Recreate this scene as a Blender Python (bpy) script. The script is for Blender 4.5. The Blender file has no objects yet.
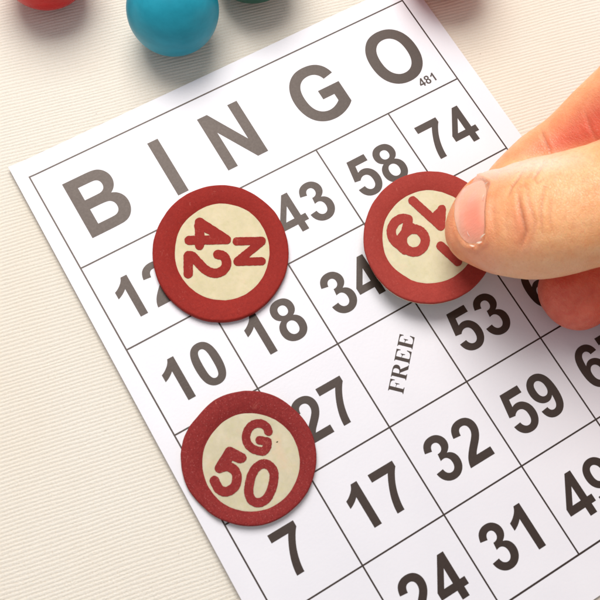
import bpy, bmesh, math, re
import numpy as np
from mathutils import Vector, Matrix, noise
from mathutils.bvhtree import BVHTree

S = 0.018                    # one bingo cell is 18 mm wide
MM = 0.001
COL = bpy.context.scene.collection
sc = bpy.context.scene

# ------------------------------------------------------------------ camera solved from the printed grid
F = 984.804
R = np.array([[0.854896306, 0.511846417, -0.084649575],
              [-0.464475561, 0.827810397, 0.314630575],
              [0.231116331, -0.229658858, 0.945432303]])
T = np.array([-3.018216624, -1.353813372, 11.013819603])
ROWH, HEADH = 1.0542144, 1.2391219
CP = -R.T @ T                                     # camera in card coordinates (cells; u right, v down, depth)
D = np.diag([1.0, -1.0, -1.0])
CW = D @ CP * S

def ray(px, py):
    d = D @ (R.T @ np.array([(px-300)/F, (py-300)/F, 1.0]))
    return d
def at(px, py, z=0.0):
    """point of the photograph at the height z (metres) over the table"""
    d = ray(px, py); k = (z - CW[2]) / d[2]
    return Vector(CW + k*d)
def at_plane(px, py, p0, n):
    d = ray(px, py); k = np.dot(np.array(p0)-CW, n) / np.dot(d, n)
    return Vector(CW + k*d)
def row_v(r):                                     # grid line number -> v in cells
    return r*HEADH if r <= 1 else HEADH + (r-1)*ROWH
def to_px(p):
    c = R @ (D @ (np.array(p)/S)) + T
    return 300+F*c[0]/c[2], 300+F*c[1]/c[2]

cam_d = bpy.data.cameras.new('camera'); cam = bpy.data.objects.new('camera', cam_d); COL.objects.link(cam)
Mr = D @ R.T @ D
cam.matrix_world = Matrix([[*Mr[0], CW[0]], [*Mr[1], CW[1]], [*Mr[2], CW[2]], [0, 0, 0, 1]])
cam_d.sensor_width = 36; cam_d.lens = F/600*36; cam_d.clip_start = 0.005; cam_d.clip_end = 20
sc.camera = cam
cam_d.dof.use_dof = True; cam_d.dof.focus_distance = .205; cam_d.dof.aperture_fstop = 48

# ------------------------------------------------------------------ materials
def srgb(r, g, b):
    f = lambda c: (c/255/12.92) if c/255 <= .04045 else ((c/255+.055)/1.055)**2.4
    return (f(r), f(g), f(b), 1)
class Mat:
    def __init__(s, name):
        s.m = bpy.data.materials.new(name); s.m.use_nodes = True
        s.nt = s.m.node_tree; s.b = s.nt.nodes['Principled BSDF']
        s.tc = s.n('ShaderNodeTexCoord').outputs['Object']
    def n(s, t, **k):
        x = s.nt.nodes.new(t)
        for a, v in k.items(): setattr(x, a, v)
        return x
    def l(s, a, b): s.nt.links.new(a, b)
    def noise(s, scale, detail=3, rough=.5, vec=None, dist=0):
        x = s.n('ShaderNodeTexNoise'); x.inputs['Scale'].default_value = scale
        x.inputs['Detail'].default_value = detail; x.inputs['Roughness'].default_value = rough
        x.inputs['Distortion'].default_value = dist
        s.l(vec or s.tc, x.inputs['Vector']); return x.outputs['Fac']
    def ramp(s, fac, stops):
        x = s.n('ShaderNodeValToRGB'); e = x.color_ramp.elements
        while len(e) < len(stops): e.new(.5)
        for i, (p, c) in enumerate(stops): e[i].position = p; e[i].color = c
        s.l(fac, x.inputs[0]); return x.outputs[0]
    def mapr(s, fac, a, b, c, d):
        x = s.n('ShaderNodeMapRange'); 
        for i, v in enumerate((a, b, c, d)): x.inputs[i+1].default_value = v
        s.l(fac, x.inputs[0]); return x.outputs[0]
    def mix(s, fac, a, b, mode='MIX'):
        x = s.n('ShaderNodeMix', data_type='RGBA', blend_type=mode)
        if isinstance(fac, (int, float)): x.inputs[0].default_value = fac
        else: s.l(fac, x.inputs[0])
        for i, v in ((6, a), (7, b)):
            if isinstance(v, tuple): x.inputs[i].default_value = v
            else: s.l(v, x.inputs[i])
        return x.outputs[2]
    def bump(s, h, dist, strength=1, prev=None):
        x = s.n('ShaderNodeBump'); x.inputs['Strength'].default_value = strength
        x.inputs['Distance'].default_value = dist; s.l(h, x.inputs['Height'])
        if prev: s.l(prev, x.inputs['Normal'])
        s.l(x.outputs[0], s.b.inputs['Normal']); return x.outputs[0]
    def scaled(s, x, y, z, rot=0, src=None):
        m = s.n('ShaderNodeMapping'); m.inputs['Scale'].default_value = (x, y, z)
        m.inputs['Rotation'].default_value = (0, 0, rot); s.l(src or s.tc, m.inputs['Vector'])
        return m.outputs[0]
    def set(s, **k):
        for a, v in k.items(): s.b.inputs[a.replace('_', ' ')].default_value = v

def mat_paper():
    m = Mat('paper'); 
    c = m.ramp(m.noise(60, 4), [(.3, (.765, .755, .80, 1)), (.7, (.80, .79, .83, 1))])
    m.l(c, m.b.inputs['Base Color']); m.set(Roughness=.38, IOR=1.5)
    m.bump(m.noise(1800, 4, .6), .00004, .5)
    return m.m
def mat_edge():
    m = Mat('card_edge'); m.l(m.ramp(m.noise(900, 3), [(.3, (.34, .27, .20, 1)), (.7, (.48, .40, .32, 1))]), m.b.inputs['Base Color'])
    m.set(Roughness=.8); return m.m
def mat_ink():
    m = Mat('toner_ink')
    c = m.ramp(m.noise(1500, 4, .7), [(.3, (.020, .011, .008, 1)), (.75, (.028, .016, .012, 1))])
    m.l(c, m.b.inputs['Base Color']); m.set(IOR=1.56, Specular_Tint=(1, .88, .81, 1))
    m.l(m.mapr(m.noise(2200, 3), .3, .7, .40, .44), m.b.inputs['Roughness'])
    m.bump(m.noise(2600, 3, .6), .00003, .25)
    return m.m
def mat_token_red(name, a, b, grain):
    m = Mat(name)
    c = m.ramp(m.noise(1500, 5, .75), [(.28, b), (.72, a)])
    c = m.mix(m.mapr(m.noise(190, 5, .75), .42, .70, 0, .5), c, b)       # handled, duller patches
    c = m.mix(m.mapr(m.noise(420, 4, .8, dist=.6), .62, .72, 0, .35), c, (.55, .16, .12, 1))   # rubbed pale spots
    f = m.mapr(m.noise(3200, 2, .8), .60, .78, 0, grain)
    c = m.mix(f, c, (.62, .22, .20, 1))
    m.l(c, m.b.inputs['Base Color']); m.set(Roughness=.7, IOR=1.4, Specular_IOR_Level=.18)
    m.bump(m.noise(2400, 4, .7), .00006, .7); return m.m
def mat_cream(name, a, b):
    m = Mat(name)
    c = m.ramp(m.noise(420, 5, .7), [(.25, b), (.7, a)])
    c = m.mix(m.mapr(m.noise(700, 4, .7), .50, .72, 0, .45), c, (.56, .52, .27, 1))
    c = m.mix(m.mapr(m.noise(260, 3), .58, .75, 0, .4), c, (.74, .50, .34, 1))
    m.l(c, m.b.inputs['Base Color'])
    m.set(Roughness=.6, IOR=1.4, Subsurface_Weight=.25, Subsurface_Scale=.0012, Subsurface_Radius=(1, .8, .35))
    m.bump(m.noise(1500, 4, .7), .00005, .6); return m.m
def mat_cloth():
    m = Mat('ribbed_cloth')
    a = 12*math.pi/180
    th = m.noise(1, 3, .6, m.scaled(2600, 7000, 2000, a))
    c = m.ramp(th, [(.32, (.86, .77, .63, 1)), (.46, (.94, .885, .785, 1)), (.75, (.96, .92, .84, 1))])
    c = m.mix(m.mapr(m.noise(45, 3), .35, .7, 0, .22), c, (.93, .82, .66, 1))
    sp = m.mapr(m.noise(900, 2, .5), .74, .80, 0, .55)
    c = m.mix(sp, c, (.40, .31, .22, 1))
    c = m.mix(m.mapr(m.noise(14, 3, .6), .45, .75, 0, .45), c, (.90, .78, .62, 1))
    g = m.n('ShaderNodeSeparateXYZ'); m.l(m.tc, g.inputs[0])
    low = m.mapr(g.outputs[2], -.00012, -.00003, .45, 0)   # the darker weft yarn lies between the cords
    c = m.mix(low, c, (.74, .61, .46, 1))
    m.l(c, m.b.inputs['Base Color']); m.set(Roughness=.85, IOR=1.35, Sheen_Weight=.15)
    m.bump(m.noise(1, 3, .7, m.scaled(3000, 6500, 3000, a)), .00022, 1.0); return m.m
def mat_ball(name, a, b, rough, coat=0.3):
    m = Mat(name)
    m.l(m.ramp(m.noise(160, 5, .65, m.scaled(1, 1, 2.2)), [(.3, a), (.7, b)]), m.b.inputs['Base Color'])
    m.l(m.mapr(m.noise(300, 3), .3, .7, rough-.06, rough+.08), m.b.inputs['Roughness'])
    m.set(Coat_Weight=coat, Specular_IOR_Level=.28)
    m.bump(m.noise(500, 4, .6), .00008, .35); return m.m
def mat_skin():
    m = Mat('skin')
    a = m.n('ShaderNodeVertexColor', layer_name='tone')
    sp = m.n('ShaderNodeSeparateColor'); m.l(a.outputs[0], sp.inputs[0])
    base = m.ramp(m.noise(260, 5, .65), [(.3, (.88, .40, .165, 1)), (.7, (.96, .54, .27, 1))])
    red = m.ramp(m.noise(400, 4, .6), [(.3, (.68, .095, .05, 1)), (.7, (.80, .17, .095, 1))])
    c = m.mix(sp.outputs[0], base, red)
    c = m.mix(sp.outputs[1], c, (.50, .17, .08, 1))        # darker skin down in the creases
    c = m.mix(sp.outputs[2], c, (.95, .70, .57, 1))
    c = m.mix(m.mapr(m.noise(1500, 4, .75), .50, .72, 0, .38), c, (.72, .27, .15, 1))
    m.l(c, m.b.inputs['Base Color'])
    m.set(Subsurface_Weight=.55, Subsurface_Scale=.0022, Subsurface_Radius=(1, .32, .16), Specular_IOR_Level=.5)
    m.l(m.mapr(m.noise(700, 3), .3, .7, .36, .52), m.b.inputs['Roughness'])
    v = m.n('ShaderNodeTexVoronoi', feature='DISTANCE_TO_EDGE'); v.inputs['Scale'].default_value = 1
    w = m.n('ShaderNodeVectorMath', operation='ADD')
    nz = m.n('ShaderNodeTexNoise'); nz.inputs['Scale'].default_value = 500; m.l(m.tc, nz.inputs['Vector'])
    sc_ = m.n('ShaderNodeVectorMath', operation='SCALE'); sc_.inputs[3].default_value = .0009; m.l(nz.outputs['Color'], sc_.inputs[0])
    m.l(m.tc, w.inputs[0]); m.l(sc_.outputs[0], w.inputs[1])
    m.l(m.scaled(2300, 1300, 1600, .35, w.outputs[0]), v.inputs['Vector'])
    h = m.mapr(v.outputs[0], 0, .14, 0, 1)
    p = m.bump(h, .00006, .5)
    st = m.noise(1, 3, .6, m.scaled(1700, 330, 500, .15, w.outputs[0]))
    p = m.bump(st, .00022, .5, p)
    m.bump(m.noise(3000, 3, .6), .00004, .5, p)
    return m.m
def mat_nail():
    m = Mat('nail')
    a = m.n('ShaderNodeVertexColor', layer_name='tone')
    sp = m.n('ShaderNodeSeparateColor'); m.l(a.outputs[0], sp.inputs[0])
    c = m.mix(sp.outputs[0], (.90, .30, .20, 1), (.94, .50, .34, 1))
    m.l(c, m.b.inputs['Base Color'])
    m.set(Roughness=.36, Coat_Weight=.35, Coat_Roughness=.2, Subsurface_Weight=.4, Subsurface_Scale=.001, Subsurface_Radius=(1, .4, .25))
    m.bump(m.noise(1, 3, .6, m.scaled(260, 1500, 700, .3)), .00020, .7); return m.m

PAPER, EDGE, INK, CLOTH = mat_paper(), mat_edge(), mat_ink(), mat_cloth()

# ------------------------------------------------------------------ object helpers
def link(name, me, mat=None, parent=None, smooth=False):
    o = bpy.data.objects.new(name, me); COL.objects.link(o)
    if mat: me.materials.clear(); me.materials.append(mat)
    if smooth:
        for p in me.polygons: p.use_smooth = True
    if parent: o.parent = parent
    return o
def mesh(name, verts, faces):
    me = bpy.data.meshes.new(name); me.from_pydata([tuple(v) for v in verts], [], faces); me.update(); return me
def empty(name, loc=(0, 0, 0)):
    o = bpy.data.objects.new(name, None); COL.objects.link(o); o.location = loc; o.empty_display_size = .01; return o
def tag(o, label, cat, group=None, kind=None):
    if label: o['label'] = label
    if cat: o['category'] = cat
    if group: o['group'] = group
    if kind: o['kind'] = kind
def fill_loops(name, loops, extrude=0.0, bevel=0.0):
    """flat filled mesh (holes respected) of closed 2-D loops in metres"""
    cu = bpy.data.curves.new(name, 'CURVE'); cu.dimensions = '2D'; cu.fill_mode = 'BOTH'
    cu.extrude = extrude; cu.bevel_depth = bevel; cu.bevel_resolution = 1
    K = 100.0                                           # fill in a larger unit, shrink afterwards
    cu.extrude *= K; cu.bevel_depth *= K
    for lp in loops:
        s = cu.splines.new('POLY'); s.points.add(len(lp)-1)
        for i, (x, y) in enumerate(lp): s.points[i].co = (x*K, y*K, 0, 1)
        s.use_cyclic_u = True
    o = bpy.data.objects.new(name, cu)
    me = bpy.data.meshes.new_from_object(o)
    me.name = name
    for v in me.vertices: v.co /= K
    bpy.data.objects.remove(o); bpy.data.curves.remove(cu)
    return me

# ------------------------------------------------------------------ cloth
def cloth():
    a = math.radians(-12); ex = Vector((math.cos(a), math.sin(a), 0)); ey = Vector((-math.sin(a), math.cos(a), 0))
    c0 = Vector((2.6*S, -3*S, 0)); pitch = .0405*S; n = 620; L = 14*S
    prof = [(0, -.085), (.12, -.062), (.28, -.018), (.5, .01), (.72, -.018), (.88, -.062)]
    V, Fc = [], []; nx = 150
    rows = []
    for i in range(-n//2, n//2):
        for (t, z) in prof: rows.append(((i+t)*pitch, z*pitch*1.3))
    for (y, z) in rows:
        for k in range(nx+1):
            x = -L + 2*L*k/nx
            wob = noise.noise(Vector((x*60, y*90, 0)))*pitch*.5 + noise.noise(Vector((x*400, y*700, 3)))*pitch*.26
            V.append(c0 + ex*x + ey*(y+wob) + Vector((0, 0, z)))
    for r in range(len(rows)-1):
        for k in range(nx):
            q = r*(nx+1)+k; Fc.append((q, q+1, q+nx+2, q+nx+1))
    o = link('tablecloth', mesh('tablecloth', V, Fc), CLOTH, smooth=True)
    tag(o, 'cream ribbed cloth spread flat under the bingo card and balls', 'tablecloth', kind='structure')
cloth()

# ------------------------------------------------------------------ bingo card
BT = .00055                                          # thickness
def curl(u, v):
    e = max(0, (.12-u)/.34); f = max(0, (-.05-v)/.2)
    return (.75*e*e + .0*f*f)*MM
def cz(u, v): return BT + .0002 + curl(u, v)
card = empty('bingo_card', (2.5*S, -3.3*S, 0))
tag(card, 'white printed bingo card with brown numbers in a ruled grid, lying on the ribbed cloth', 'bingo card')
def onto(u, v, dz=0): return Vector((u*S - 2.5*S, -v*S + 3.3*S, cz(u, v)+dz))
def card_sheet():
    us = list(np.linspace(0, 1, 80)**1.6); vs = list(np.linspace(0, 1, 90)); V = []; Fc = []
    for j, t in enumerate(vs):
        v = -.215 + t*(6.95+.215)
        ul, ur = -.150-.09*t, 5.245+.02*t
        for s in us:
            u = ul + s*(ur-ul)
            vv = v + .028*(1-s)*0 
            V.append(onto(u, vv))
    nx = len(us)
    for j in range(len(vs)-1):
        for i in range(nx-1):
            q = j*nx+i; Fc.append((q+nx, q+nx+1, q+1, q))
    nb = len(V)
    per = [i for i in range(nx)] + [j*nx+nx-1 for j in range(1, len(vs))] + [(len(vs)-1)*nx+i for i in range(nx-2, -1, -1)] + [j*nx for j in range(len(vs)-2, 0, -1)]
    me = mesh('sheet', V, Fc); me.materials.append(PAPER)
    o = link('sheet', me, PAPER, card, True)
    V2 = []; F2 = []
    for i in per: V2.append(V[i]); V2.append(V[i]-Vector((0, 0, BT)))
    m = len(per)
    for i in range(m):
        a, b = 2*i, 2*((i+1) % m); F2.append((a, b, b+1, a+1))
    link('cut_edge', mesh('cut_edge', V2, F2), EDGE, card)
    link('underside', mesh('underside', [v-Vector((0, 0, BT)) for v in V], [tuple(reversed(f)) for f in Fc]), EDGE, card)
card_sheet()
INKZ = .00003
def ribbon(V, Fc, p, q, w, n):
    """line printed from p to q (u,v cells) with width w cells"""
    p, q = Vector(p), Vector(q); d = (q-p).normalized(); nrm = Vector((-d.y, d.x))*w/2; b = len(V)
    for i in range(n+1):
        c = p+(q-p)*i/n
        for s in (1, -1): V.append(onto(c.x+s*nrm.x, c.y+s*nrm.y, INKZ))
    for i in range(n): a = b+2*i; Fc.append((a, a+2, a+3, a+1))
def grid():
    V, Fc = [], []; w = .017; H = w/2; vb = [row_v(i) for i in range(7)]
    for i in (0, 1, 6): ribbon(V, Fc, (-H, vb[i]), (5+H, vb[i]), w*(1.15 if i == 6 else 1), 60)
    for i in range(2, 6):
        ribbon(V, Fc, (H, vb[i]), (5-H, vb[i]), w, 60)
    for u in (0, 5):
        for a, b in ((0, 1), (1, 6)): ribbon(V, Fc, (u, vb[a]+H), (u, vb[b]-H*1.1), w, 20)
    for u in (1, 2, 3, 4):
        for r in range(1, 6): ribbon(V, Fc, (u, vb[r]+H), (u, vb[r+1]-H*1.1), w, 6)
    # the crossings are shared with the horizontal lines, so nothing overlaps
    me = mesh('grid_lines', V, Fc)
    link('grid_lines', me, INK, card)
grid()

GL = {
'0': "M563 1472Q776 1472 896 1320Q1039 1140 1039 723Q1039 307 895 125Q776 -25 563 -25Q349 -25 218 139.5Q87 304 87 726Q87 1140 231 1322Q350 1472 563 1472ZM563 1239Q512 1239 472 1206.5Q432 1174 410 1090Q381 981 381 723Q381 465 407 368.5Q433 272 472.5 240Q512 208 563 208Q614 208 654 240.5Q694 273 716 357Q745 465 745 723Q745 981 719 1077.5Q693 1174 653.5 1206.5Q614 1239 563 1239Z",
'1': "M806 0H525V1059Q371 915 162 846V1101Q272 1137 401 1237.5Q530 1338 578 1472H806Z",
'2': "M1036 261V0H51Q67 148 147 280.5Q227 413 463 632Q653 809 696 872Q754 959 754 1044Q754 1138 703.5 1188.5Q653 1239 564 1239Q476 1239 424 1186Q372 1133 364 1010L84 1038Q109 1270 241 1371Q373 1472 571 1472Q788 1472 912 1355Q1036 1238 1036 1064Q1036 965 1000.5 875.5Q965 786 888 688Q837 623 704 501Q571 379 535.5 339Q500 299 478 261Z",
'3': "M77 389L349 422Q362 318 419 263Q476 208 557 208Q644 208 703.5 274Q763 340 763 452Q763 558 706 620Q649 682 567 682Q513 682 438 661L469 890Q583 887 643 939.5Q703 992 703 1079Q703 1153 659 1197Q615 1241 542 1241Q470 1241 419 1191Q368 1141 357 1045L98 1089Q125 1222 179.5 1301.5Q234 1381 331.5 1426.5Q429 1472 550 1472Q757 1472 882 1340Q985 1232 985 1096Q985 903 774 788Q900 761 975.5 667Q1051 573 1051 440Q1051 247 910 111Q769 -25 559 -25Q360 -25 229 89.5Q98 204 77 389Z",
'4': "M638 0V295H38V541L674 1472H910V542H1092V295H910V0ZM638 542V1043L301 542Z",
'5': "M91 377L371 406Q383 311 442 255.5Q501 200 578 200Q666 200 727 271.5Q788 343 788 487Q788 622 727.5 689.5Q667 757 570 757Q449 757 353 650L125 683L269 1446H1012V1183H482L438 934Q532 981 630 981Q817 981 947 845Q1077 709 1077 492Q1077 311 972 169Q829 -25 575 -25Q372 -25 244 84Q116 193 91 377Z",
'6': "M1045 1107L773 1077Q763 1161 721 1201Q679 1241 612 1241Q523 1241 461.5 1161Q400 1081 384 828Q489 952 645 952Q821 952 946.5 818Q1072 684 1072 472Q1072 247 940 111Q808 -25 601 -25Q379 -25 236 147.5Q93 320 93 713Q93 1116 242 1294Q391 1472 629 1472Q796 1472 905.5 1378.5Q1015 1285 1045 1107ZM408 495Q408 358 471 283.5Q534 209 615 209Q693 209 745 270Q797 331 797 470Q797 613 741 679.5Q685 746 601 746Q520 746 464 682.5Q408 619 408 495Z",
'7': "M86 1185V1446H1049V1241Q929 1123 805 902Q681 681 616.5 432.5Q552 184 553 0H281Q288 289 401 591Q514 893 703 1185Z",
'8': "M312 791Q203 837 153.5 917.5Q104 998 104 1094Q104 1258 218.5 1365Q333 1472 544 1472Q753 1472 868.5 1365Q984 1258 984 1094Q984 992 931 912.5Q878 833 782 791Q904 742 967.5 648Q1031 554 1031 431Q1031 228 901.5 101Q772 -26 557 -26Q357 -26 224 79Q69 201 69 414Q69 531 127 629Q185 727 312 791ZM370 1073Q370 989 417.5 942Q465 895 544 895Q624 895 672 942.5Q720 990 720 1074Q720 1153 672.5 1200.5Q625 1248 547 1248Q466 1248 418 1200Q370 1152 370 1073ZM344 443Q344 327 403.5 262Q463 197 552 197Q639 197 696 259.5Q753 322 753 440Q753 543 695 605.5Q637 668 548 668Q445 668 394.5 597Q344 526 344 443Z",
'9': "M91 339L363 369Q373 286 415 246Q457 206 526 206Q613 206 674 286Q735 366 752 618Q646 495 487 495Q314 495 188.5 628.5Q63 762 63 976Q63 1199 195.5 1335.5Q328 1472 533 1472Q756 1472 899 1299.5Q1042 1127 1042 731Q1042 328 893 149.5Q744 -29 505 -29Q333 -29 227 62.5Q121 154 91 339ZM728 953Q728 1089 665.5 1164Q603 1239 521 1239Q443 1239 391.5 1177.5Q340 1116 340 976Q340 834 396 767.5Q452 701 536 701Q617 701 672.5 765Q728 829 728 953Z",
'B': "M150 1466H736Q910 1466 995.5 1451.5Q1081 1437 1148.5 1391Q1216 1345 1261 1268.5Q1306 1192 1306 1097Q1306 994 1250.5 908Q1195 822 1100 779Q1234 740 1306 646Q1378 552 1378 425Q1378 325 1331.5 230.5Q1285 136 1204.5 79.5Q1124 23 1006 10Q932 2 649 0H150ZM446 1222V883H640Q813 883 855 888Q931 897 974.5 940.5Q1018 984 1018 1055Q1018 1123 980.5 1165.5Q943 1208 869 1217Q825 1222 616 1222ZM446 639V247H720Q880 247 923 256Q989 268 1030.5 314.5Q1072 361 1072 439Q1072 505 1040 551Q1008 597 947.5 618Q887 639 685 639Z",
'I': "M140 0V1466H436V0Z",
'N': "M153 0V1466H441L1041 487V1466H1316V0H1019L428 956V0Z",
'G': "M831 539V786H1469V202Q1376 112 1199.5 43.5Q1023 -25 842 -25Q612 -25 441 71.5Q270 168 184 347.5Q98 527 98 738Q98 967 194 1145Q290 1323 475 1418Q616 1491 826 1491Q1099 1491 1252.5 1376.5Q1406 1262 1450 1060L1156 1005Q1125 1113 1039.5 1175.5Q954 1238 826 1238Q632 1238 517.5 1115Q403 992 403 750Q403 489 519 358.5Q635 228 823 228Q916 228 1009.5 264.5Q1103 301 1170 353V539Z",
'O': "M89 724Q89 948 156 1100Q206 1212 292.5 1301Q379 1390 482 1433Q619 1491 798 1491Q1122 1491 1316.5 1290Q1511 1089 1511 731Q1511 376 1318 175.5Q1125 -25 802 -25Q475 -25 282 174.5Q89 374 89 724ZM394 734Q394 485 509 356.5Q624 228 801 228Q978 228 1091.5 355.5Q1205 483 1205 738Q1205 990 1094.5 1114Q984 1238 801 1238Q618 1238 506 1112.5Q394 987 394 734Z",
# bold serif capitals
'sF': "M60 0V60Q180 66 180 130V1215Q180 1285 60 1290V1350H1130V960H1070Q1050 1130 960 1195Q880 1265 700 1265H490V730H560Q700 730 750 690Q800 650 815 500H870V880H815Q800 800 750 765H490V130Q490 66 650 60V0Z",
'sR': "M60 0V60Q180 66 180 130V1215Q180 1285 60 1290V1350H740Q1230 1350 1230 1000Q1230 740 900 670L1290 150Q1350 66 1430 60V0H1040L590 640H490V130Q490 66 610 60V0ZM490 715H620Q905 715 905 1000Q905 1270 640 1270H490Z",
'sE': "M60 0V60Q180 66 180 130V1215Q180 1285 60 1290V1350H1160V990H1100Q1080 1120 1000 1195Q920 1265 740 1265H490V745H540Q660 745 710 700Q760 640 775 520H830V910H775Q760 830 710 790H490V200Q490 80 620 80H720Q930 80 1020 160Q1120 240 1160 430H1230L1190 0Z",
}
ADV = {'B': 1479, 'I': 569, 'N': 1479, 'G': 1593, 'O': 1593, 'sF': 1251, 'sR': 1479, 'sE': 1366}
def glyph(ch, steps=7):
    loops, cur, pos = [], [], (0, 0)
    for cmd, arg in re.findall(r'([MLHVQZ])([^MLHVQZ]*)', GL[ch]):
        a = [float(x) for x in arg.split()]
        if cmd == 'M': cur = [(a[0], a[1])]; pos = cur[0]
        elif cmd == 'L': pos = (a[0], a[1]); cur.append(pos)
        elif cmd == 'H': pos = (a[0], pos[1]); cur.append(pos)
        elif cmd == 'V': pos = (pos[0], a[0]); cur.append(pos)
        elif cmd == 'Q':
            for i in range(1, steps+1):
                t = i/steps
                cur.append(tuple((1-t)**2*pos[k] + 2*t*(1-t)*a[k] + t*t*a[2+k] for k in (0, 1)))
            pos = (a[2], a[3])
        elif cmd == 'Z':
            if cur[0] == cur[-1]: cur.pop()
            loops.append(cur)
    return loops
def printed(name, text, u0, v0, em, xs=1.0, rot=0.0, label=None, track=0):
    """text (list of glyph keys) printed with its baseline starting at card (u0, v0)"""
    loops = []; x = 0; k = em/2048
    cr, sr = math.cos(rot), math.sin(rot)
    for ch in text:
        for lp in glyph(ch):
            out = []
            for (gx, gy) in lp:
                X, Y = (gx+x)*k*xs, gy*k
                out.append((u0 + X*cr - Y*sr, v0 - (X*sr + Y*cr)))
            loops.append([(u*S-2.5*S, -v*S+3.3*S) for u, v in out])
        x += ADV.get(ch, 1139) + track
    me = fill_loops(name, loops)
    for v in me.vertices:
        u, vv = (v.co.x+2.5*S)/S, -(v.co.y-3.3*S)/S
        v.co.z = cz(u, vv)+INKZ
    o = link(name, me, INK, card)
    if label: o['label'] = label
    return o
for ch, u in (('B', .205), ('I', 1.275), ('N', 1.915), ('G', 3.045), ('O', 4.12)):
    printed('header_letter', [ch], u, .985, 1.027, .90, label='large letter '+ch)
printed('serial_number', list('481'), 4.545, 1.135, .156, .95, label='small number 481')
NUMS = {(0, 1): '12', (1, 1): '25', (2, 1): '43', (3, 1): '58', (4, 1): '74',
        (0, 2): '10', (1, 2): '18', (2, 2): '34', (3, 2): '60', (4, 2): '66',
        (0, 3): '5', (1, 3): '27', (3, 3): '53', (4, 3): '63',
        (0, 4): '7', (1, 4): '17', (2, 4): '32', (3, 4): '59', (4, 4): '67',
        (0, 5): '9', (1, 5): '24', (2, 5): '31', (3, 5): '49', (4, 5): '70'}
for hid in ((1, 1), (0, 3)): NUMS.pop(hid)           # wholly under the counters
for (c, r), txt in NUMS.items():
    em, xs = .695, .93
    w = sum(ADV.get(ch, 1139) for ch in txt)*em/2048*xs
    printed('number', list(txt), c + .5 - w/2 - (.0 if len(txt) == 2 else .03), row_v(r) + .80, em, xs, label='number '+txt)
printed('free_word', ['sF', 'sR', 'sE', 'sE'], 2.317, 4.178, .256, 1.0, rot=math.radians(46), label='word FREE set at a slant')

# ------------------------------------------------------------------ bingo counters
def ell(cx, cy, rx, ry, n=96, wob=0, seed=0, facets=()):
    out = []
    for i in range(n):
        a = 2*math.pi*i/n
        k = 1 + wob*noise.noise(Vector((math.cos(a)*1.7+seed, math.sin(a)*1.7, seed)))
        k += wob*.35*noise.noise(Vector((math.cos(a)*9+seed, math.sin(a)*9, seed+5)))
        for (fa, depth, wd) in facets:
            da = (a-math.radians(fa)+math.pi) % (2*math.pi) - math.pi
            k -= depth*math.exp(-(da/math.radians(wd))**2)
        out.append((cx+rx*k*math.cos(a), cy+ry*k*math.sin(a)))
    return out
def sm(P, k=6):
    out = []; n = len(P); closed = P[0] == P[-1]
    for i in range(n-1):
        p1, p2 = P[i], P[i+1]
        p0 = P[i-1] if i > 0 else (P[n-2] if closed else p1)
        p3 = P[i+2] if i+2 < n else (P[1] if closed else p2)
        for q in range(k):
            t = q/k
            out.append(tuple(.5*(2*p1[c]+(p2[c]-p0[c])*t+(2*p0[c]-5*p1[c]+4*p2[c]-p3[c])*t*t+(3*p1[c]-p0[c]-3*p2[c]+p3[c])*t**3) for c in (0, 1)))
    return out+[P[-1]]
def contour(strokes, w, step=.4, seed=0, wob=.5):
    """outline loops (pixel space) of the union of round-ended pen strokes"""
    P = [p for s in strokes for p in s]
    x0, x1 = min(p[0] for p in P)-w-2, max(p[0] for p in P)+w+2
    y0, y1 = min(p[1] for p in P)-w-2, max(p[1] for p in P)+w+2
    xs = np.arange(x0, x1, step); ys = np.arange(y0, y1, step); X, Y = np.meshgrid(xs, ys)
    Dm = np.full(X.shape, 1e9)
    for s in strokes:
        for (ax, ay), (bx, by) in zip(s[:-1], s[1:]):
            dx, dy = bx-ax, by-ay; L = dx*dx+dy*dy+1e-9
            t = np.clip(((X-ax)*dx+(Y-ay)*dy)/L, 0, 1)
            Dm = np.minimum(Dm, np.hypot(X-ax-t*dx, Y-ay-t*dy))
    N = np.array([[noise.noise(Vector((x*.45, y*.45, seed)))*.6+noise.noise(Vector((x*1.1, y*1.1, seed+9)))*.4 for x in xs] for y in ys])
    G = Dm - w/2 + N*wob
    segs = {}
    def ip(ja, ia, jb, ib):
        ga, gb = G[ja, ia], G[jb, ib]; t = ga/(ga-gb)
        return (xs[ia]+(xs[ib]-xs[ia])*t, ys[ja]+(ys[jb]-ys[ja])*t)
    pts = {}
    for j in range(len(ys)-1):
        for i in range(len(xs)-1):
            c = [(j, i), (j, i+1), (j+1, i+1), (j+1, i)]
            ins = [G[q] < 0 for q in c]
            if all(ins) or not any(ins): continue
            ed = []
            for k in range(4):
                a, b = c[k], c[(k+1) % 4]
                if ins[k] != ins[(k+1) % 4]:
                    key = (min(a, b), max(a, b)); pts[key] = ip(*key[0], *key[1]); ed.append((key, ins[k]))
            outs = [e for e in ed if e[1]]; inn = [e for e in ed if not e[1]]
            for o_, i_ in zip(outs, inn if len(inn) == 1 else inn[::-1] if ins[0] else inn): segs[o_[0]] = i_[0]
    loops = []
    while segs:
        st = next(iter(segs)); lp = []; k = st
        while k in segs: lp.append(pts[k]); k = segs.pop(k)
        if len(lp) > 14: loops.append(lp[::2])
    return loops

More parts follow.
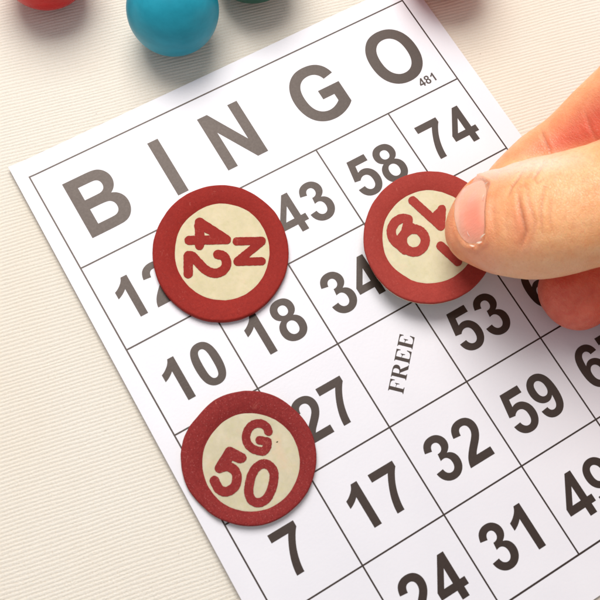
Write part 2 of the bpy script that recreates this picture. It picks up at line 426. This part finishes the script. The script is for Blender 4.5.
def counter(root_px, tilt, zc, th, outer, inner, letter_sets, red, cream, label, foot=.58):
    """round cream counter with a raised red rim; tilt = surface normal; zc = height of the middle of its top"""
    n = np.array(tilt, float); n /= np.linalg.norm(n); N = Vector(n)
    c = at(root_px[0], root_px[1], zc)
    root = empty('bingo_counter', c - N*th)
    ax = Vector((1, 0, 0)); ax = (ax - N*ax.dot(N)).normalized(); ay = N.cross(ax)
    M = Matrix([[ax.x, ay.x, N.x], [ax.y, ay.y, N.y], [ax.z, ay.z, N.z]])
    root.rotation_euler = M.to_euler(); tag(root, label, 'bingo counter', 'red rimmed bingo counters')
    def loc(px, py):
        q = at_plane(px, py, c, n) - c; return (q.dot(ax), q.dot(ay))
    O = [loc(*p) for p in outer]; I = [loc(*p) for p in inner]; m = len(O)
    ox, oy = sum(p[0] for p in O)/m, sum(p[1] for p in O)/m
    def sc_(P, k): return [(ox+(x-ox)*k, oy+(y-oy)*k) for x, y in P]
    R0 = O if (O[0][0]*O[m//4][1]-O[0][1]*O[m//4][0]) > 0 else O[::-1]
    I0 = I if R0 is O else I[::-1]
    def loft(name, prof, mat, cap=False):
        V, Fc = [], []
        for P, z in prof: V += [(x, y, z) for x, y in P]
        for r in range(len(prof)-1):
            for i in range(m):
                a, b = r*m+i, r*m+(i+1) % m; Fc.append((a, a+m, b+m, b))
        if cap:
            Fc.append(tuple(range((len(prof)-1)*m, len(prof)*m)))
        return link(name, mesh(name, V, Fc), mat, root, True)
    r = .04*MM; t = th
    # profiles run from the foot up and in over the top
    loft('core', [(sc_(R0, .80), .0), (sc_(R0, .965), .0), (sc_(R0, .990), .2*MM), (sc_(R0, .994), t*foot)], cream)
    loft('rim', [(sc_(R0, .975), t*(foot-.06)), (sc_(R0, .998), t*foot), (R0, t*(foot+.1)), (R0, t-.30*MM), (sc_(R0, .994), t-.10*MM), (sc_(R0, .984), t+r*.6), (sc_(R0, .970), t+r),
                 (sc_(I0, 1.008), t+r), (I0, t-.03*MM)], red)
    fo = loft('face', [(sc_(I0, 1.03), t-.05*MM), (I0, t-.012*MM), (sc_(I0, .97), t)], cream, True)
    for p in fo.data.polygons: p.use_smooth = False
    for name, lab, strokes, w in letter_sets:
        loops = [[loc(*p) for p in lp] for lp in contour(strokes, w, seed=len(lab)*3.1)]
        me = fill_loops(name, loops, extrude=.03*MM, bevel=.02*MM)
        for v in me.vertices: v.co.z += t+.045*MM
        o = link(name, me, red, root); o['label'] = lab
    return root
def speck(root, px, py, r):
    c = root.matrix_world.inverted() if False else None
    q = at(px, py, .0009+TH) - Vector(root.location); V = []
    for i in range(9): a = i*2*math.pi/9; V.append((q.x+r*(1+.4*math.sin(3*a))*math.cos(a), q.y+r*.6*math.sin(a), q.z+.03*MM))
    V.append((q.x, q.y, q.z+.08*MM))
    m = Mat('dark_fleck'); m.set(Base_Color=(.05, .06, .03, 1), Roughness=.8)
    link('fleck', mesh('fleck', V, [(i, (i+1) % 9, 9) for i in range(9)]), m.m, root)
def z8(ox, oy, s, P): return [(ox+x/s, oy+y/s) for x, y in P]
A = lambda P: z8(180, 210, 8, P)
Bq = lambda P: z8(225, 225, 12, P)
Cq = lambda P: z8(380, 190, 8, P)
Dq = lambda P: z8(400, 190, 7.5, P)
Eq = lambda P: z8(205, 440, 7.5, P)
Gq = lambda P: z8(235, 415, 12, P)
def arc(cx, cy, rx, ry, n=22): return [(cx+rx*math.cos(2*math.pi*i/n), cy+ry*math.sin(2*math.pi*i/n)) for i in range(n+1)]
red1 = mat_token_red('counter_red_bright', (.36, .030, .021, 1), (.24, .018, .014, 1), .16)
red2 = mat_token_red('counter_red_brick', (.41, .056, .042, 1), (.30, .036, .028, 1), .2)
red3 = mat_token_red('counter_red_felted', (.32, .036, .032, 1), (.18, .016, .016, 1), .6)
cr1 = mat_cream('counter_cream', (.72, .62, .41, 1), (.60, .53, .32, 1))
cr2 = mat_cream('counter_cream_pale', (.72, .65, .44, 1), (.61, .56, .36, 1))
cr3 = mat_cream('counter_cream_aged', (.64, .57, .41, 1), (.52, .47, .31, 1))
TH = 1.25*MM
counter((220.4, 253.3), (0, 0, 1), .0009+TH, TH, ell(220.4, 253.0, 68.2, 68.3, wob=.012, seed=2), ell(222.3, 252, 47.6, 48, wob=.02, seed=4),
        [('digit', 'digit 4', [A([(155, 98), (155, 285)]), A([(72, 243), (372, 238)]), A([(158, 98), (372, 236)]), A([(190, 135), (250, 165), (300, 215)]), A([(150, 130), (165, 240)])], 8.8),
         ('digit', 'digit 2', [A([(66, 510), (66, 370)]), sm(A([(68, 366), (100, 372), (145, 420), (200, 475), (265, 505), (325, 497), (366, 455), (370, 405), (345, 368), (303, 356)]))], 9.2),
         ('column_letter', 'letter N', [Bq([(140, 197), (440, 190)]), Bq([(435, 205), (155, 430)]), Bq([(150, 442), (440, 435)])], 7.9)],
        red1, cr1, 'bright red rimmed cream counter reading 42 and N, lying over the letter I', foot=.12)
tok3 = counter((248.7, 458.3), (0, 0, 1), .0009+TH, TH, ell(248.7, 458.2, 68.2, 67.8, wob=.014, seed=7, facets=((222, .022, 14), (136, .022, 14), (310, .012, 12))), ell(251.2, 462.5, 48.5, 49.3, wob=.02, seed=9),
        [('digit', 'digit 5', [Eq([(276, 134), (185, 86), (108, 212)]), sm(Eq([(108, 212), (165, 198), (222, 228), (240, 290), (220, 352), (160, 388), (105, 368), (70, 305)])), Eq([(190, 100), (150, 190)]), Eq([(195, 112), (262, 138)])], 9.4),
         ('digit', 'digit 0', [sm(Eq([(440, 178), (498, 208), (518, 270), (502, 360), (465, 435), (408, 470), (352, 452), (328, 390), (342, 290), (378, 215), (440, 178)]))], 9.0),
         ('column_letter', 'letter G', [sm(Gq([(402, 200), (378, 145), (310, 103), (220, 115), (155, 180), (132, 270), (155, 350), (215, 406), (290, 432), (345, 434), (385, 380), (390, 320)])), Gq([(388, 318), (295, 303)])], 8.3)],
        red3, cr3, 'darker felted red counter reading 50 and G, lying beside the numbers 10 and 27')
speck(tok3, 277.2, 442, .2*MM)
def dirpx(px, py, qx, qy):                             # horizontal direction of a step across the photograph
    d = at(qx, qy)-at(px, py); return d.normalized()
rt = dirpx(430, 237, 480, 237)
nt = Vector((0, 0, 1)) - rt*.10
counter((430.5, 237), tuple(nt), .0062, TH, ell(429.8, 237, 66.6, 66.6, wob=.012, seed=12), ell(429.5, 236.8, 47.3, 46.5, wob=.02, seed=14),
        [('digit', 'digit 9', [Cq(arc(270, 405, 92, 92)), sm(Cq([(225, 236), (178, 228), (122, 258), (90, 325), (108, 395), (160, 445), (200, 480)])), Cq([(225, 245), (205, 340), (160, 395)]), Cq([(215, 300), (250, 300)])], 9.2),
         ('digit', 'digit 1', [Dq([(95, 80), (305, 272), (312, 145)]), Dq([(250, 215), (300, 165)])], 8.6),
         ('column_letter', 'letter I', [Dq([(305, 420), (432, 538)])], 8.8)],
        red2, cr2, 'brick red rimmed counter reading 19 and I, pinched under the thumb')

# ------------------------------------------------------------------ balls at the top of the cloth
def ball(px, py, r, mat, label, squash=1.0):
    c = at(px, py, r)
    bm = bmesh.new(); bmesh.ops.create_uvsphere(bm, u_segments=72, v_segments=40, radius=r)
    for v in bm.verts:
        v.co *= 1 + .004*noise.noise(v.co*140)
        v.co.z *= squash
    me = bpy.data.meshes.new('bingo_ball'); bm.to_mesh(me); bm.free()
    o = link('bingo_ball', me, mat, smooth=True); o.location = c
    o.location.z = r*squash - .0001
    tag(o, label, 'ball', 'coloured balls on the cloth'); return o
ball(172.8, 9, .0095, mat_ball('teal_paint', (.010, .27, .375, 1), (.018, .345, .47, 1), .36, 0), 'teal blue ball resting on the cloth above the card')
ball(43.5, -37.5, .0095, mat_ball('red_gloss', (.50, .003, .003, 1), (.60, .004, .004, 1), .25, 0), 'glossy red ball on the cloth beyond the teal one')
ball(252, -45, .0098, mat_ball('green_paint', (.015, .085, .055, 1), (.02, .12, .075, 1), .5, 0), 'dark green ball on the cloth, only its underside showing')
ball(447, -50, .0098, mat_ball('orange_paint', (.62, .07, .02, 1), (.70, .10, .03, 1), .5, 0), 'orange ball on the cloth nearest the right card corner')

# ------------------------------------------------------------------ hand
def hand():
    V, Fc = [], []
    def tube(rows, dors=(0, 0, 1), seg=28, round_end=True, cap=.92):
        """rows: (px, py, z mm, half width mm, half thickness mm) from the tip back"""
        C = [at(r[0], r[1], r[2]*MM) for r in rows]; W = [(r[3]*MM, r[4]*MM) for r in rows]
        # resample with a Catmull-Rom curve
        pts = []; ws = []
        for i in range(len(C)-1):
            p0, p1, p2, p3 = C[max(i-1, 0)], C[i], C[i+1], C[min(i+2, len(C)-1)]
            for k in range(6):
                t = k/6
                pts.append(.5*((2*p1)+(p2-p0)*t+(2*p0-5*p1+4*p2-p3)*t*t+(3*p1-p0-3*p2+p3)*t**3))
                ws.append((W[i][0]*(1-t)+W[i+1][0]*t, W[i][1]*(1-t)+W[i+1][1]*t))
        pts.append(C[-1]); ws.append(W[-1])
        if round_end:                                  # half-ellipsoid fingertip
            d = (pts[0]-pts[1]).normalized(); a, b = ws[0]; tp, tw = [], []
            for k in range(7, 0, -1):
                th = k/7*math.pi/2*.985
                tp.append(pts[0]+d*a*cap*math.sin(th)); tw.append((a*math.cos(th)**.9, b*math.cos(th)**.9))
            pts = tp+pts; ws = tw+ws
        base = len(V); up = Vector(dors)
        for i, p in enumerate(pts):
            d = (pts[min(i+1, len(pts)-1)]-pts[max(i-1, 0)]).normalized()
            lat = d.cross(up).normalized(); nn = lat.cross(d).normalized()
            for k in range(seg):
                an = 2*math.pi*k/seg; ca, sa = math.cos(an), math.sin(an)
                V.append(p+lat*ws[i][0]*math.copysign(abs(ca)**.92, ca)+nn*ws[i][1]*math.copysign(abs(sa)**.92, sa))
        for i in range(len(pts)-1):
            for k in range(seg):
                a_, b_ = base+i*seg+k, base+i*seg+(k+1) % seg
                Fc.append((a_, b_, b_+seg, a_+seg))
        Fc.append(tuple(range(base+seg-1, base-1, -1)))
        e = base+(len(pts)-1)*seg; Fc.append(tuple(range(e, e+seg)))
    # thumb, index, middle, ring and little finger, then the palm
    tube([(487, 216, 14.6, 10.3, 6.6), (505, 218, 17.5, 11.3, 8.0), (530, 218.5, 21, 11.5, 9.2), (552, 216, 23.2, 11.3, 9.4), (578, 210, 24.5, 11.1, 9.3), (602, 204, 26, 11.2, 9.4), (650, 193, 29, 12, 10.5),
          (720, 190, 33, 13, 12), (800, 210, 36, 15, 14), (900, 260, 36, 17, 15), (1000, 310, 34, 16, 14)], cap=.68)
    tube([(521, 192, 8.2, 7.9, 6.8), (546, 171, 8.9, 8.5, 7.4), (573, 152, 11.5, 8.5, 7.8), (603, 128, 16, 9.2, 8.4), (650, 88, 24, 9.6, 9.4), (700, 60, 33, 10, 9.6), (800, 70, 43, 11, 10), (870, 110, 46, 12, 11), (1000, 230, 40, 12, 11), (1080, 300, 36, 13, 12)])
    tube([(576, 292.5, 8.4, 7.5, 7.4), (600, 272, 9.5, 7.8, 7.6), (640, 240, 14, 8.6, 8.2), (690, 190, 26, 9.4, 9), (745, 150, 36, 9.8, 9.6), (840, 140, 46, 10.5, 10), (930, 170, 47, 11.5, 11), (1020, 260, 41, 12, 12), (1090, 320, 37, 13, 13)])
    tube([(656, 343, 8.3, 7.2, 7.2), (685, 318, 11, 7.8, 7.6), (725, 270, 20, 8.6, 8.4), (790, 210, 34, 9.4, 9), (890, 200, 44, 10.2, 10), (965, 230, 44, 11.2, 11), (1040, 300, 39, 12, 12), (1100, 345, 36, 13, 13)])
    tube([(740, 382, 8, 6.3, 6.3), (765, 355, 11, 6.8, 6.6), (800, 310, 20, 7.4, 7.2), (860, 270, 31, 8.2, 8), (930, 265, 39, 9.6, 9.4), (990, 300, 39, 10.5, 10), (1060, 350, 36, 12, 12), (1110, 375, 35, 13, 13)])
    tube([(850, 190, 41, 12, 10), (930, 230, 42, 26, 11), (1010, 290, 39, 30, 13), (1090, 345, 36, 26, 15), (1180, 400, 36, 25, 18), (1330, 490, 38, 28, 21), (1560, 620, 42, 33, 26)])
    me0 = mesh('hand_rough', V, Fc)
    bm = bmesh.new(); bm.from_mesh(me0); bmesh.ops.recalc_face_normals(bm, faces=bm.faces); bm.to_mesh(me0); bm.free()
    o = bpy.data.objects.new('hand_rough', me0); COL.objects.link(o)
    rm = o.modifiers.new('r', 'REMESH'); rm.mode = 'VOXEL'; rm.voxel_size = .00045; rm.adaptivity = 0
    sm = o.modifiers.new('s', 'SMOOTH'); sm.factor = .5; sm.iterations = 9
    dg = bpy.context.evaluated_depsgraph_get()
    me = bpy.data.meshes.new_from_object(o.evaluated_get(dg)); me.name = 'hand'
    bpy.data.objects.remove(o)
    nv = len(me.vertices); co = np.empty(nv*3, np.float32); me.vertices.foreach_get('co', co); co = co.reshape(-1, 3).astype(float)
    nr = np.empty(nv*3, np.float32); me.vertices.foreach_get('normal', nr); nr = nr.reshape(-1, 3).astype(float)
    # where each vertex lies over the creases drawn on the skin
    c = (co/S) @ D.T @ R.T + T
    px, py = 300+F*c[:, 0]/c[:, 2], 300+F*c[:, 1]/c[:, 2]
    vd = co - CW; vd /= np.linalg.norm(vd, axis=1)[:, None]
    facing = np.clip(-(nr*vd).sum(1)*1.6, 0, 1)
    thumb = (co[:, 2] > .0165) & (px < 640)
    index = (co[:, 2] < .06) & (py < np.minimum(165, 158-(px-520)*.18)) & ~((co[:, 2] > .0185+np.clip(px-545, 0, 300)*.00012) & (py > 140)) 
    disp = np.zeros(nv); crease = np.zeros(nv)
    def dseg(P):
        d = np.full(nv, 1e9); tt = np.zeros(nv); L = len(P)-1
        for i in range(L):
            (ax, ay), (bx, by) = P[i], P[i+1]; dx, dy = bx-ax, by-ay
            t = np.clip(((px-ax)*dx+(py-ay)*dy)/(dx*dx+dy*dy), 0, 1)
            e = np.hypot(px-ax-t*dx, py-ay-t*dy); m_ = e < d; d[m_] = e[m_]; tt[m_] = (i+t[m_])/L
        return d, tt
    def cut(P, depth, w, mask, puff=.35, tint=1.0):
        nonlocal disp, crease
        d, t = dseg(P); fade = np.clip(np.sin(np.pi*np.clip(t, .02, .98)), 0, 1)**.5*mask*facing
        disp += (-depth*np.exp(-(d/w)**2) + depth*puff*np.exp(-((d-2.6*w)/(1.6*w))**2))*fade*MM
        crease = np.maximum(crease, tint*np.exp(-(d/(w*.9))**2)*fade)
    cut([(524, 168), (519, 178), (512, 188), (508, 198)], .32, 1.5, thumb)
    cut([(545, 159), (540, 169), (534, 180)], .30, 1.4, thumb)
    cut([(519, 192), (520, 205), (523, 218), (526, 232), (521, 247)], .42, 2.0, thumb)
    cut([(527, 190), (530, 205), (536, 222), (533, 238)], .16, 1.6, thumb, tint=.5)
    cut([(547, 180), (543, 196), (541, 212), (543, 236)], .20, 1.6, thumb, tint=.55)
    cut([(552, 196), (550, 214), (552, 232)], .10, 1.5, thumb, tint=.35)
    cut([(524, 180), (531, 176), (538, 183), (545, 180)], .16, 1.3, thumb, tint=.6)
    cut([(516, 190), (524, 186), (532, 192)], .14, 1.3, thumb, tint=.5)
    cut([(509, 204), (506, 222), (509, 240)], .10, 1.8, thumb, tint=.25)
    cut([(497, 190), (494, 210), (496, 232), (500, 250)], .08, 2.0, thumb, tint=.25)
    for k in range(16):                                  # fine lines across the back of the thumb
        x = 560+k*6.1; y0 = 162+((k*37) % 23); L_ = 26+((k*53) % 40)
        cut([(x, y0), (x-4, y0+L_*.5), (x-7, y0+L_)], .045, 1.1, thumb, tint=.15)
    cut([(541, 128), (545, 140), (552, 155)], .34, 1.5, index)
    cut([(585, 112), (590, 128), (598, 142)], .16, 1.6, index, tint=.5)
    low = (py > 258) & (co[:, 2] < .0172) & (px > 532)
    cut([(538, 292), (541, 305), (546, 316), (553, 325)], .20, 1.3, low, tint=.5)
    # knuckle fullness and the soft fold round the nail
    d = np.hypot((px-528)/20, (py-212)/34); disp += .35*MM*np.exp(-d*d)*thumb*facing
    # nail bed: sunk where the plate lies, a rounded fold of skin round it
    NP = [(489, 184), (486, 195), (484.5, 212), (485, 228), (483.5, 240), (476, 245.5), (466, 243), (458.5, 233), (454.5, 218), (455, 203), (459.5, 190), (467, 180), (478, 178), (489, 184)]
    inside = np.zeros(nv, bool); j = len(NP)-2
    for i in range(len(NP)-1):
        (xi, yi), (xj, yj) = NP[i], NP[j]
        cr_ = ((yi > py) != (yj > py)) & (px < (xj-xi)*(py-yi)/(yj-yi+1e-9)+xi); inside ^= cr_; j = i
    dn, tn = dseg(NP); sgn = np.where(inside, -dn, dn)
    top = (co[:, 2] > .011) & (px < 520) & (facing > .2)
    fold = np.exp(-((sgn-3.2)/2.6)**2)*np.clip((px-452)/14, 0, 1)
    disp += top*(fold*.42 - .30*(1/(1+np.exp(sgn*1.2))))*MM
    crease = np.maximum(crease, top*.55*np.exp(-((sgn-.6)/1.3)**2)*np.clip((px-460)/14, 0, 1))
    # broad unevenness of flesh
    for i in range(nv):
        if px[i] < 700: disp[i] += .12*MM*noise.noise(Vector(co[i]*170)) + .03*MM*noise.noise(Vector(co[i]*700))
    co += nr*disp[:, None]
    me.vertices.foreach_set('co', co.astype(np.float32).ravel())
    # skin tone with painted shade and light: r = redder, g = crease, b = paler
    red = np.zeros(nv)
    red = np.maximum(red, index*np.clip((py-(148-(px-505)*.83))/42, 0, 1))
    red = np.maximum(red, 1.0*low)  # shade and bounce below the thumb, painted deep red on the lower fingers
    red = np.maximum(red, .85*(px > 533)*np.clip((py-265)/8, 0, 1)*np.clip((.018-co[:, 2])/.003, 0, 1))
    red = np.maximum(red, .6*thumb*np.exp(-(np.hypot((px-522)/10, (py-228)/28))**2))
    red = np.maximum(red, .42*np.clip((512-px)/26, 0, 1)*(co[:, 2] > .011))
    pale = .8*thumb*np.exp(-(((py-(171-(px-480)*.12))/9)**2))*np.clip((600-px)/60, 0, 1) + .15*thumb*np.clip((py-240)/30, 0, 1)*np.clip((640-px)/60, 0, 1)  # highlight along the thumb's upper edge painted pale, faintly paler low down too
    ne = len(me.edges); ed = np.empty(ne*2, np.int32); me.edges.foreach_get('vertices', ed); ed = ed.reshape(-1, 2)
    deg = np.bincount(ed.ravel(), minlength=nv)
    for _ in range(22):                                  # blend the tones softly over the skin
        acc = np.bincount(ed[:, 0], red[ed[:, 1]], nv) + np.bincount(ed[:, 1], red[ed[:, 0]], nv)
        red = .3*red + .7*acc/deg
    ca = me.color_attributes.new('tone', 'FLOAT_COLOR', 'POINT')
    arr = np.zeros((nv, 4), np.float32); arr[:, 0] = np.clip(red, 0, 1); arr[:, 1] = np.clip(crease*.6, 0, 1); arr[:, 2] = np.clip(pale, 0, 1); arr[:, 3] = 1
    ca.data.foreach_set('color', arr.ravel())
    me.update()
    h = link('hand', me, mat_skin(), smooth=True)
    tag(h, 'right hand reaching in, its bare thumb and fingers pinching the 19 counter over the card', 'hand')
    # thumbnail plate
    me.calc_loop_triangles()
    print('HAND', nv, len(me.polygons), co.min(0), co.max(0), px.min(), py.min(), disp.min(), disp.max())
    bvh = BVHTree.FromPolygons([Vector(v) for v in co], [tuple(p.vertices) for p in me.polygons])
    cxn, cyn = 471.5, 212; ring = []
    for i in range(48):
        a = 2*math.pi*i/48; best = None
        dx, dy = math.cos(a), math.sin(a)
        for k in range(len(NP)-1):
            (ax, ay), (bx, by) = NP[k], NP[k+1]
            den = dx*(by-ay)-dy*(bx-ax)
            if abs(den) < 1e-9: continue
            t = ((ax-cxn)*(by-ay)-(ay-cyn)*(bx-ax))/den; s = ((ax-cxn)*dy-(ay-cyn)*dx)/den
            if t > 0 and -1e-6 <= s <= 1+1e-6: best = t
        ring.append((dx*best, dy*best))
    ring = [tuple(sum(ring[(i+q) % 48][k] for q in (-1, 0, 1))/3 for k in (0, 1)) for i in range(48)]
    Vn, Fn, tone = [], [], []
    O3 = Vector(CW)
    levels = [0.001] + [k/14 for k in range(1, 15)]
    pts0 = []
    for q in levels:
        for (rx, ry) in ring:
            x, y = cxn+rx*q, cyn+ry*q
            dd = Vector(ray(x, y)).normalized(); hit, nn, _, dist = bvh.ray_cast(O3, dd)
            if hit is None: print('MISS', x, y, q); hit, nn = pts0[-1][:2]
            pts0.append((hit, nn, x, y, q))
    for hit, nn, x, y, q in pts0:
        lift = .36*MM*(1-q**6) + (.10*MM if x < 468 else -.12*MM*(q > .95))
        Vn.append(hit+nn*lift); rim_ = max(0, min(1, (461-x)/5)) if q > .55 else 0
        lun = max(0, 1-math.hypot((x-485)/7, (y-213)/14))
        tone.append(min(1, .8*rim_ + .35*lun + min(.65, .9*(math.hypot((x-475)/17, (y-219)/30))**2.2)))
    for r_ in range(len(levels)-1):
        for i in range(48):
            a_, b_ = r_*48+i, r_*48+(i+1) % 48; Fn.append((a_, a_+48, b_+48, b_))
    nm = mesh('fingernail', Vn, Fn)
    bm = bmesh.new(); bm.from_mesh(nm)
    for _ in range(3): bmesh.ops.smooth_vert(bm, verts=[v for v in bm.verts if not v.is_boundary], factor=.5, use_axis_x=True, use_axis_y=True, use_axis_z=True)
    bmesh.ops.recalc_face_normals(bm, faces=bm.faces); bm.to_mesh(nm); bm.free()
    cn = nm.color_attributes.new('tone', 'FLOAT_COLOR', 'POINT')
    for i, t in enumerate(tone): cn.data[i].color = (t, 0, 0, 1)
    link('fingernail', nm, mat_nail(), h, True)
    Vf, Ff = [], []  # pale slivers modelled in place of the white glints around the nail
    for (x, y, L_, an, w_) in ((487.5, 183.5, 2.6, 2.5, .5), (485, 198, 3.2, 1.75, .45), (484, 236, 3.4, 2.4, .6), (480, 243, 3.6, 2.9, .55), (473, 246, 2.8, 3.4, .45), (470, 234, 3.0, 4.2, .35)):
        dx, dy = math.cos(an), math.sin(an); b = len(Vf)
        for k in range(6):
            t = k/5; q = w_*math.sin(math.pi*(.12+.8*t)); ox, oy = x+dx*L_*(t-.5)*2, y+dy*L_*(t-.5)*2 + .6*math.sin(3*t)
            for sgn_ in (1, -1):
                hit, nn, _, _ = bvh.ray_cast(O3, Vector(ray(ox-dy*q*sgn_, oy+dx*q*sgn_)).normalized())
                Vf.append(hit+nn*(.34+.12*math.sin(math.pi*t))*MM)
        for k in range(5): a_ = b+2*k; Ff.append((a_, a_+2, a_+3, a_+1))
    fm = Mat('nail_glint'); fm.set(Base_Color=(.92, .70, .55, 1), Roughness=.55, Subsurface_Weight=.3, Subsurface_Scale=.001)
    link('nail_glint_slivers', mesh('nail_glint_slivers', Vf, Ff), fm.m, h, True)
hand()

WORLD, EXPO = .39, 0.04
LAMPS = [('window_light', (.20, .95), 56, .62, .40, 4.3, (1, .965, .925))]

# ------------------------------------------------------------------ light
w = bpy.data.worlds.new('World'); sc.world = w; w.use_nodes = True
bg = w.node_tree.nodes['Background']; bg.inputs[0].default_value = (.97, .96, 1.0, 1); bg.inputs[1].default_value = WORLD
def area(name, d, elev, dist, size, power, col, sy=None):
    """window-like lamp in the table direction d (x, y), looking at the card"""
    tgt = Vector((2.6*S, -2.8*S, 0)); e = math.radians(elev); dd = Vector((d[0], d[1], 0)).normalized()
    p = tgt + (dd*math.cos(e) + Vector((0, 0, 1))*math.sin(e))*dist
    l = bpy.data.lights.new(name, 'AREA'); l.shape = 'RECTANGLE'; l.size = size; l.size_y = sy or size; l.energy = power; l.color = col
    o = bpy.data.objects.new(name, l); COL.objects.link(o); o.location = p
    o.rotation_euler = (tgt-p).to_track_quat('-Z', 'Y').to_euler(); return o
for a_ in LAMPS: area(*a_)
sc.view_settings.view_transform = 'Standard'; sc.view_settings.look = 'None'
sc.view_settings.exposure = EXPO; sc.view_settings.gamma = 1
sc.render.engine = 'CYCLES'; sc.cycles.use_denoising = True; sc.cycles.max_bounces = 8; sc.render.filter_size = 1.9
